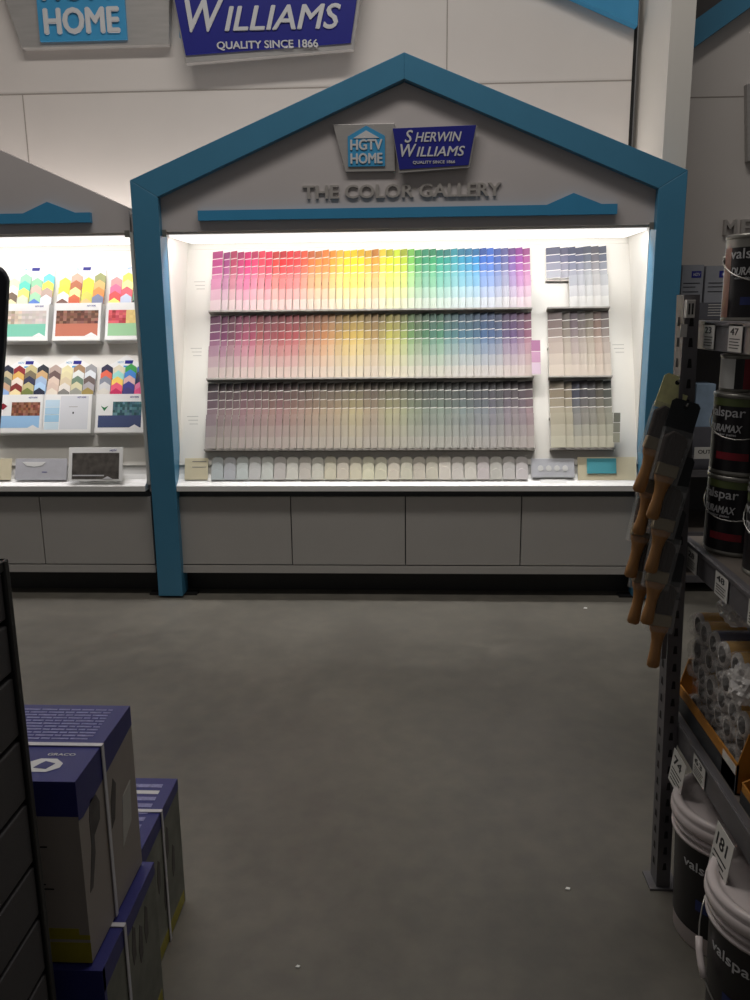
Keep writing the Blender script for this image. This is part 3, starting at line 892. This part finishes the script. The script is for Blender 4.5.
for z0, z1 in SH:
    bm_ = MB(); bm_.box(RX, RX+.018, -.7, 2.205 if z1 < 1.1 else 2.225, z0, z1, M_rack)
    bm_.box(RX-.004, RX, -.7, 2.20, z1-.012, z1, M_rack)
    bm_.build('shelf_beam', t, .002)
    MB().box(RX+.018, 1.30, -.7, 2.205, z1-.018, z1-.004, M_deck).build('shelf_deck', t)
    MB().box(1.30, 1.318, -.7, 2.2, z0, z1, M_rack).build('rear_beam', t)
for x, y, z0, z1, wd, num in ((RX, 2.09, 1.507, 1.567, .075, '23'), (RX, 1.92, 1.507, 1.567, .080, '47'),
                              (RX, 2.09, .946, 1.002, .075, '28'), (RX, 1.88, .946, 1.004, .080, '48'), (RX, 1.68, .946, 1.004, .08, '48'),
                              (RX, 1.925, .449, .508, .085, '63'), (RX, 1.50, .449, .508, .08, '63')):
    b = MB(); tagp(b, x, y, z0, z1, wd, num); b.build('price_label', t)
for y, z0, z1, num in ((2.03, .365, .455, '74'), (1.70, .335, .455, '181')):
    b = MB(); tagp(b, RX-.012, y, z0, z1, .10, num, .12); o = b.build('hanging_price_label', t)

# paint cans -----------------------------------------------------------
def can(r, h, a_text, lid, strips=None, sub='DURAMAX'):
    t = thing('paint_can', '', 'paint can')
    b = MB(); b.lathe([(0, .003), (r-.003, .003), (r-.003, 0), (r, .002), (r+.001, .008), (r-.001, .011), (r-.001, .012), (r-.001, h-.012), (r+.002, h-.009), (r+.002, h-.002), (r-.003, h), (r-.007, h-.001), (r-.010, h-.006), (0, h-.006)], (0, 0, 0), M_canmetal, 40)
    b.build('can_body', t)
    b = MB()
    b.lathe([(r, .012), (r, h-.030)], (0, 0, 0), M_canlabel, 40)
    b.lathe([(r+.0003, h-.030), (r+.0003, h-.012)], (0, 0, 0), lid, 40)
    if strips:
        b.lathe([(r+.0006, .012), (r+.0006, h-.030)], (0, 0, 0), strips, 6, a0=a_text-1.05, a1=a_text-.62)
        b.lathe([(r+.0006, .012), (r+.0006, h-.012)], (0, 0, 0), M_canmetal, 3, a0=a_text-1.25, a1=a_text-1.05)
    def wrap(z):
        return lambda u, v, d: ((r+.001+d)*math.cos(a_text+u/r), (r+.001+d)*math.sin(a_text+u/r), z+v)
    b.text('valspar', wrap(h*.76), M_letter, .105, .030, .006, 0, .0006)
    b.text(sub, wrap(h*.58), M_letter, .095, .018, .02, .2, .0006)
    b.text('exterior paint', wrap(h*.50), M_letter, .07, .007, .01, 0, .0006)
    b.lathe([(r+.0006, h*.20), (r+.0006, h*.29)], (0, 0, 0), M_red if strips is None else M_bluelab, 12, a0=a_text-.2, a1=a_text+.8)
    b.build('label', t)
    b = MB()
    a1 = a_text-1.15; a2 = a1+math.pi
    e1 = Vector((r*math.cos(a1), r*math.sin(a1), h*.72)); e2 = Vector((r*math.cos(a2), r*math.sin(a2), h*.72))
    mid = Vector((math.cos(a_text+.42), math.sin(a_text+.42), 0))*(r+.008)
    pts = []
    for i in range(17):
        w_ = i/16; a = a1+(a2-a1)*w_
        pts.append(((r+.005)*math.cos(a), (r+.005)*math.sin(a), h*.72-.052*math.sin(math.pi*w_)))
    b.tube(pts, .0016, M_wire, 6); b.build('wire_handle', t)
    b = MB()
    for a in (a1, a2): b.lathe([(0, .004), (.008, .003), (.009, 0)], (0, 0, 0), M_canmetal, 12)
    b = MB()
    for a in (a1, a2):
        c = Vector((r*math.cos(a), r*math.sin(a), h*.72)); nrm = Vector((math.cos(a), math.sin(a), 0)); tg = Vector((-math.sin(a), math.cos(a), 0))
        ring = [c+nrm*.004+tg*.010*math.cos(q)+Vector((0, 0, .010*math.sin(q))) for q in [i*math.pi/5 for i in range(10)]]
        rb = [c-nrm*.001+tg*.012*math.cos(q)+Vector((0, 0, .012*math.sin(q))) for q in [i*math.pi/5 for i in range(10)]]
        b.add(ring+rb, [tuple(range(10))]+[(i, 10+i, 10+(i+1) % 10, (i+1) % 10) for i in range(10)], M_canmetal)
    b.build('handle_ear', t)
    return t
A0 = rad(180+27)
proto = can(.083, .198, A0, M_cangreen)
proto2 = can(.083, .198, rad(180+50), M_canmetal, M_pink)
GR = 'black-labelled gallon paint cans'
first = True
# z of deck top
D1, D2, D3 = 1.569, 1.008, .511
spots = [(proto, .815, 2.075, D2, 'black gallon can at the far end of the second shelf, bottom of its stack'),
         (proto, .815, 2.075, D2+.1985, 'black gallon can with green lid band, stacked at the far end of the second shelf'),
         (proto, .838, 1.876, D2, 'black gallon can second from the far end of the second shelf, bottom of its stack'),
         (proto, .838, 1.876, D2+.1985, 'black gallon can second from the far end of the second shelf, top of its stack'),
         (proto2, .812, 2.065, D1, 'black gallon can with pinkish side panel on the top shelf')]
used = set()
for p, x, y, z, lab in spots:
    o = p if p not in used else copy_tree(p)
    used.add(p)
    o.location = (x, y, z); o['label'] = lab; o['category'] = 'paint can'; o['group'] = GR
q = thing('quart_can', 'small white and red can standing on top of the far black gallon stack', 'paint can')
b = MB(); r, h = .058, .090
b.lathe([(0, .002), (r-.002, .002), (r, .006), (r, h-.008), (r+.0015, h-.006), (r+.0015, h-.001), (r-.006, h), (r-.009, h-.004), (0, h-.004)], (0, 0, 0), M_canmetal, 36); b.build('can_body', q)
b = MB(); b.lathe([(r+.0005, .010), (r+.0005, h-.010)], (0, 0, 0), M_paperwhite, 10, a0=rad(170), a1=rad(225))
b.lathe([(r+.0005, .010), (r+.0005, h-.010)], (0, 0, 0), M_canlabel, 8, a0=rad(225), a1=rad(245))
b.lathe([(r+.0005, .010), (r+.0005, h-.010)], (0, 0, 0), M_red, 16, a0=rad(245), a1=rad(330)); b.build('label', q)
q.location = (.796, 2.07, D2+.1985*2)

# brush packs on a clip strip -------------------------------------------
def brush():
    t = thing('paintbrush_pack', '', 'paintbrush')
    w_ = .036
    b = MB()
    rc = .008
    def card(z0, z1, wt, th0, th1, mt):
        b.prism([(-wt, z0), (wt, z0), (wt, z1-rc), (wt-rc, z1), (-wt+rc, z1), (-wt, z1-rc)], XZ, th0, th1, mt)
    card(-.075, .012, w_, -.001, .001, M_darkcard)
    b.prism([(.006*math.cos(a), .006*math.sin(a)-.004) for a in [i*math.pi/4 for i in range(8)]], XZ, -.0016, .0016, M_black)
    b.build('header_card', t)
    b = MB()
    # bristles: wide brush head pointing up, rounded tip
    b.prism([(-.026, -.150), (.026, -.150), (.030, -.088), (.018, -.072), (-.012, -.066), (-.030, -.084)], XZ, -.009, .009, M_bristle); b.build('bristles', t, .004)
    b = MB(); b.box(-.027, .027, -.0105, .0105, -.180, -.148, M_ferrule); b.build('ferrule', t, .003)
    b = MB()
    prof = [(-.178, .026, .010), (-.190, .024, .010), (-.202, .018, .009), (-.222, .0145, .008), (-.245, .0145, .009), (-.268, .0165, .0095), (-.284, .0165, .008), (-.290, .010, .004)]
    vs, fs = [], []
    n = 12
    for z, a, c in prof:
        for i in range(n):
            an = 2*math.pi*i/n
            vs.append((a*math.cos(an), c*math.sin(an), z))
    for j in range(len(prof)-1):
        for i in range(n): fs.append((j*n+i, j*n+(i+1) % n, (j+1)*n+(i+1) % n, (j+1)*n+i))
    fs += [tuple(range(n)), tuple(range(len(prof)*n-1, len(prof)*n-n-1, -1))]
    b.add(vs, fs, M_wood, smooth=True); b.build('handle', t)
    b = MB(); b.prism([(-.032, -.195), (.032, -.195), (.036, -.062), (-.036, -.062)], XZ, -.012, .012, M_clear)
    b.build('clear_sleeve', t)
    return t
CAMF = rad(12.6)
bp = brush()
packs = [(.556, 1.155, 19, 2.070, 'paintbrush pack with a yellow header card, topmost on the clip strip'),
         (.585, 1.093, 16, 2.040, 'paintbrush pack hanging second from top on the clip strip, its handle in the near column'),
         (.573, 1.035, 15, 2.110, 'paintbrush pack behind the second one on the clip strip, short handle tip showing'),
         (.590, .955, 14, 2.040, 'paintbrush pack in the middle of the near column of the clip strip'),
         (.560, .918, 14, 2.115, 'paintbrush pack in the middle of the far column of the clip strip'),
         (.588, .818, 12, 2.040, 'paintbrush pack second from bottom in the near column of the clip strip'),
         (.575, .790, 12, 2.115, 'paintbrush pack at the bottom of the far column, mostly hidden'),
         (.612, .700, 8, 2.040, 'lowest paintbrush pack on the clip strip, handle end down')]
for i, (tx, tz, tilt, yy, lab) in enumerate(packs):
    o = bp if i == 0 else copy_tree(bp)
    th = rad(tilt)
    o.location = (tx+.288*math.sin(th), yy+.288*math.sin(rad(9)), tz+.288*math.cos(th))
    o.rotation_euler = (rad(-9), th, 0)
    o['label'] = lab; o['category'] = 'paintbrush'; o['group'] = 'paintbrush packs on the clip strip'
# the top pack has a yellow card of its own
for ch in bp.children:
    if ch.name.startswith('header_card'):
        me = ch.data.copy(); ch.data = me
        me.materials[0] = M_yellowcard
        ch['label'] = 'pale yellow header card'
t = thing('clip_strip', 'dark hanging clip strip with hooks on the rack upright, carrying the paintbrush packs', 'hanger', (.67, 2.10, .72))
b = MB(); b.prism([(.650, 1.60), (.658, 1.60), (.664, .70), (.652, .70)], XZ, 2.100, 2.104, M_rack); b.build('strip', t)
for i, (tx, tz, tilt, yy, lab) in enumerate(packs):
    th = rad(tilt); X = tx+.288*math.sin(th); Z = tz+.288*math.cos(th); Y = yy+.288*math.sin(rad(9))
    b = MB(); b.tube([(.656, 2.102, Z+.004), (X, Y+.012, Z+.002), (X, Y-.010, Z-.001), (X, Y-.014, Z+.006)], .0018, M_wire, 6); b.build('hook', t)
t = thing('small_white_tag', 'small white tag on a wire above the paintbrush packs', 'tag', (.655, 2.1, 1.52))
b = MB(); b.box(.640, .656, 2.09, 2.092, 1.535, 1.565, M_tag); b.build('tag_card', t)
b = MB(); b.tube([(.648, 2.092, 1.56), (.652, 2.094, 1.60), (.660, 2.10, 1.615)], .001, M_wire, 5); b.build('wire', t)
b = MB(); b.box(.650, .670, 2.085, 2.105, 1.580, 1.622, M_tag)
for k in (.654, .662): b.box(k, k+.004, 2.0835, 2.085, 1.588, 1.614, M_ink)
tag(b.build('slotted_bracket', None, .002), 'small white slotted bracket at the top of the rack upright', 'bracket')

# pails -------------------------------------------------------------------
def pail():
    t = thing('paint_pail', '', 'pail')
    R, H = .146, .372
    b = MB()
    b.lathe([(0, .004), (R-.018, .004), (R-.016, 0), (R-.014, .003), (R-.003, H-.07)], (0, 0, 0), M_pail, 48)
    for z in (H-.075, H-.055): b.lathe([(R-.004, z-.004), (R+.007, z-.003), (R+.008, z+.004), (R-.002, z+.006)], (0, 0, 0), M_pail, 48)
    b.lathe([(R-.003, H-.07), (R-.001, H-.02)], (0, 0, 0), M_pail, 48)
    b.build('pail_body', t)
    b = MB()
    b.lathe([(R+.001, H-.040), (R+.010, H-.040), (R+.013, H-.030), (R+.012, H-.014), (R+.007, H-.012), (R+.010, H-.006), (R+.008, H+.004), (R-.002, H+.008), (R-.012, H+.004), (R-.016, H-.008), (R-.03, H-.010), (0, H-.010)], (0, 0, 0), M_pail, 48)
    b.build('lid', t)
    b = MB()
    rr = lambda z: R-.0135+.0105*z/(H-.07)
    z0, z1 = .050, H-.085
    b.lathe([(rr(z0)+.001, z0), (rr(z1)+.001, z1)], (0, 0, 0), M_canlabel, 30, a0=rad(120), a1=rad(262))
    b.lathe([(rr(z0)+.001, z0), (rr(z1)+.001, z1)], (0, 0, 0), M_pailside, 30, a0=rad(262), a1=rad(400))
    at = rad(222)
    f = lambda zc: (lambda u, v, d: ((rr(zc+v)+.002+d)*math.cos(at+u/R), (rr(zc+v)+.002+d)*math.sin(at+u/R), zc+v))
    b.text('valspar', f(.235), M_letter, .13, .034, .006, 0, .0006)
    b.box(0, 0, 0, 0, 0, 0, M_bluelab)
    b.lathe([(rr(.13)+.0018, .12), (rr(.15)+.0018, .15)], (0, 0, 0), M_bluelab, 8, a0=rad(215), a1=rad(245))
    b.build('label', t)
    b = MB()
    pts = []
    for i in range(25):
        w_ = i/24; a = rad(150)+rad(180)*w_
        pts.append(((R+.014)*math.cos(a), (R+.014)*math.sin(a), .275-.17*math.sin(math.pi*w_)))
    b.tube(pts, .002, M_wire, 6)
    hd = b.build('wire_handle', t)
    b = MB(); b.tube([pts[3], pts[4], pts[5], pts[6]], .008, M_pail, 10); b.build('grip', hd)
    return t
pp = pail()
pp.location = (.822, 1.955, 0)
tag(pp, 'white lidded five-gallon pail with black label beside the rack upright foot', 'pail', 'five-gallon pails under the rack')
for ch in pp.children:
    if ch.name.startswith('wire_handle'): ch.rotation_euler.z = rad(170)
p2 = copy_tree(pp)
for ch in p2.children:
    if ch.name.startswith('wire_handle'): ch.rotation_euler.z = rad(6)
p2.location = (.800, 1.630, 0); p2.rotation_euler.z = rad(-14)
tag(p2, 'nearer white lidded five-gallon pail with hanging wire handle, at the bottom right corner', 'pail', 'five-gallon pails under the rack')

# trays and roller covers on the third shelf ------------------------------
def tray(y0, y1, hf, hb, label):
    t = thing('carton_tray', label, 'carton tray', (.9, (y0+y1)/2, D3))
    b = MB(); x0, x1 = .735, 1.16; th = .004
    b.box(x0, x1, y0, y1, D3, D3+th, M_tray)
    b.box(x0, x0+th, y0, y1, D3, D3+hf, M_tray)
    b.box(x1-th, x1, y0, y1, D3, D3+hb, M_tray)
    for y in (y0, y1-th):
        b.prism([(x0, D3), (x1, D3), (x1, D3+hb), (x0+.02, D3+hb), (x0, D3+hf)], XZ, y, y+th, M_tray)
    b.box(x0-.0008, x0, y0, y1, D3, D3+hf*.62, M_darkcard)
    b.box(x0-.0008, x0, y0+.006, y0+.09, D3+.004, D3+hf*.9, M_tag)
    b.build('tray_box', t)
    return t
tray(1.765, 2.195, .075, .15, 'yellow open carton tray at far end of the third shelf, full of roller covers')
tray(1.30, 1.735, .050, .06, 'yellow open carton tray nearest the camera on the third shelf')
def roller(yellow):
    t = thing('roller_cover_pack', '', 'paint roller cover')
    R = .031
    b = MB(); b.lathe([(.020, .002), (R-.004, 0), (R, .006), (R, .225), (R-.004, .231), (.020, .229)], (0, 0, 0), M_fuzz, 20, 'X'); b.build('nap', t)
    b = MB(); b.lathe([(.020, .229), (.020, .0), (.0175, .0), (.0175, .20), (0, .20)], (0, 0, 0), M_core, 20, 'X'); b.build('core', t)
    b = MB(); b.lathe([(R+.0008, .010), (R+.0008, .10)], (0, 0, 0), yellow, 20, 'X'); b.build('label_band', t)
    # twisted film end
    b = MB()
    rnd = random.Random(3)
    prof = [(R+.002, .232), (R+.002, .004), (R-.002, -.010), (R-.010, -.018)]
    vs, fs = [], []
    n = 20
    for r, h in prof:
        for i in range(n):
            a = 2*math.pi*i/n; r2 = r*(1+rnd.uniform(-.03, .07)*(1 if h < .01 else .3))
            vs.append((h+rnd.uniform(-.003, .003), r2*math.cos(a), r2*math.sin(a)))
    for j in range(len(prof)-1):
        for i in range(n): fs.append((j*n+i, j*n+(i+1) % n, (j+1)*n+(i+1) % n, (j+1)*n+i))
    b.add(vs, fs, M_film); b.build('film', t)
    return t
ry, rb = roller(M_yellowlab), roller(M_bluelab)
rused = set(); rnd = random.Random(11)
rown = ['bottom', 'second', 'third', 'fourth', 'top']
for j in range(5):
    n = 6 if j % 2 == 0 else 5
    for i in range(n):
        yy = 1.806+.0665*i+(.033 if j % 2 else 0)
        zz = D3+.037+.0585*j
        if j == 4 and i < 1: continue
        if j == 3 and i < 1: continue
        src = rb if (i+j) % 3 == 1 else ry
        o = src if src not in rused else copy_tree(src)
        rused.add(src)
        o.location = ((.750 if j > 1 else .764)+rnd.uniform(-.006, .006), yy, zz)
        o.rotation_euler = (rnd.uniform(0, 6), 0, rnd.uniform(-.03, .03))
        c = 'blue' if src is rb else 'yellow'
        pos = ordw(n-i)+' from the upright'
        o['label'] = f"film-wrapped white roller cover with {c} band, {rown[j]} layer, {pos}"
        o['category'] = 'paint roller cover'; o['group'] = 'wrapped roller covers piled in the tray'

def crumple(name, c, sx, sy, sz, seed, label):
    bm = bmesh.new()
    bmesh.ops.create_icosphere(bm, subdivisions=4, radius=1)
    from mathutils import noise
    for v in bm.verts:
        d = v.co.copy()
        k = 1+.32*noise.noise(d*2.1+Vector((seed, 0, 0)))+.16*abs(noise.noise(d*6+Vector((0, seed, 0))))*2+.05*noise.noise(d*15)
        v.co = Vector((d.x*sx*k, d.y*sy*k, max(-.55, d.z)*sz*k))
    me = bpy.data.meshes.new(name)
    bm.to_mesh(me); bm.free()
    me.materials.append(M_bag)
    o = bpy.data.objects.new(name, me); C.objects.link(o); o.location = c
    tag(o, label, 'plastic bag')
    return o
crumple('plastic_bag', (.820, 2.00, .868), .055, .07, .034, 1.7, 'crumpled shiny clear plastic bag on top of the roller cover pile')
crumple('plastic_bag', (.770, 1.825, .745), .040, .050, .050, 5.1, 'crumpled clear plastic bag hanging over the near corner of the yellow tray')
t = thing('grey_carton', 'grey carton at the back of the third shelf behind the roller covers', 'carton', (1.21, 2.0, D3))
b = MB(); b.box(1.17, 1.285, 1.78, 2.19, D3, D3+.36, M_greybox); b.box(1.169, 1.17, 1.80, 2.17, D3+.28, D3+.34, M_tag); b.build('box', t, .002)

# ------------------------------------------------------------------ rear gondola on the right
t = thing('wall_fixture', 'dark shelving against the wall right of the lit display, seen through the steel rack', 'shelving', (2.0, 5.0, 0))
MB().box(1.46, 3.0, 5.25, 5.30, 0, 1.53, M_slat).build('back_board', t)
MB().box(1.45, 1.475, 4.70, 5.30, 0, 1.53, M_rack).build('side_panel', t)
for z in (1.53, .70, .34, .08):
    MB().box(1.475, 3.0, 4.72, 5.25, z, z+.018, M_deck).build('shelf', t)
    MB().box(1.45, 3.0, 4.70, 4.72, z-.02, z+.018, M_rack).build('shelf_edge', t)
b = MB(); b.box(1.46, 3.0, 4.70, 4.715, .785, .80, M_rack)
b.box(1.56, 1.67, 4.694, 4.70, .785, .850, M_tag)
b.text('OUT', facing(1.615, 4.6935, .825), M_ink, .07, .022, .02, 0, .0005); b.build('price_label', t)
def lbox(x0, x1, y0, y1, z0, z1, mt, label, deco=None):
    t = thing('product_box', label, 'box', ((x0+x1)/2, (y0+y1)/2, z0))
    b = MB(); b.box(x0, x1, y0, y1, z0, z1, mt)
    if deco: deco(b)
    b.build('box', t, .0015)
def d1(cx, w_):
    def f(b):
        b.box(cx-.005, cx+w_*.42, 4.719, 4.72, 1.765, 1.80, M_navy)
        b.text('HGTV', facing(cx+w_*.2, 4.719, 1.782), M_letter, .035, .016, .02, 0, .0004)
        for z, l in ((1.735, .8), (1.715, .6), (1.69, .75)):
            b.box(cx-w_*.42, cx-w_*.42+w_*l, 4.719, 4.72, z, z+.004, M_ink)
        b.box(cx+.025, cx+.045, 4.719, 4.72, 1.66, 1.672, M_ink)
    return f
M_palebox = mat('pale_grey_carton', (150, 152, 160), .6, noise=.05, scale=20)
lbox(1.435, 1.548, 4.72, 4.79, 1.548, 1.832, M_palebox, 'pale box with a navy label next to the blue post, left of the pair', d1(1.49, .11))
lbox(1.560, 1.710, 4.72, 4.9, 1.548, 1.826, M_palebox, 'pale box with a navy label behind the top-shelf can, right of the pair', d1(1.635, .14))
lbox(1.565, 1.670, 4.75, 4.9, .957, 1.195, M_bluewhite, 'pale blue and white box glimpsed behind the rack upright')
lbox(1.55, 1.75, 4.74, 4.95, .718, .956, M_greybox, 'grey box underneath the pale blue box on the rear shelving')
def grid(b):
    for k in range(5): b.box(1.58, 1.672, 4.704, 4.705, 1.565+.014*k, 1.569+.014*k, M_tag)
lbox(1.47, 1.700, 4.705, 4.719, 1.549, 1.635, M_greybox, 'low grey box with fine white print in front of the navy-labelled boxes', grid)

# ------------------------------------------------------------------ small litter on the floor
def scrap(x, y, s, lab):
    b = MB(); b.prism([(x-s, y-s*.5), (x+s*.6, y-s*.8), (x+s, y+s*.3), (x-s*.2, y+s*.7)], XY, .0005, .003, M_paperwhite)
    tag(b.build('paper_scrap'), lab, 'litter')
scrap(.434, 2.100, .008, 'tiny white paper scrap on the floor left of the nearer pails')
scrap(-.292, 1.785, .006, 'tiny white fleck on the floor near the bottom edge, right of the cartons')
scrap(.94, 4.42, .012, 'tiny white fleck on the floor before the base cabinet at right')
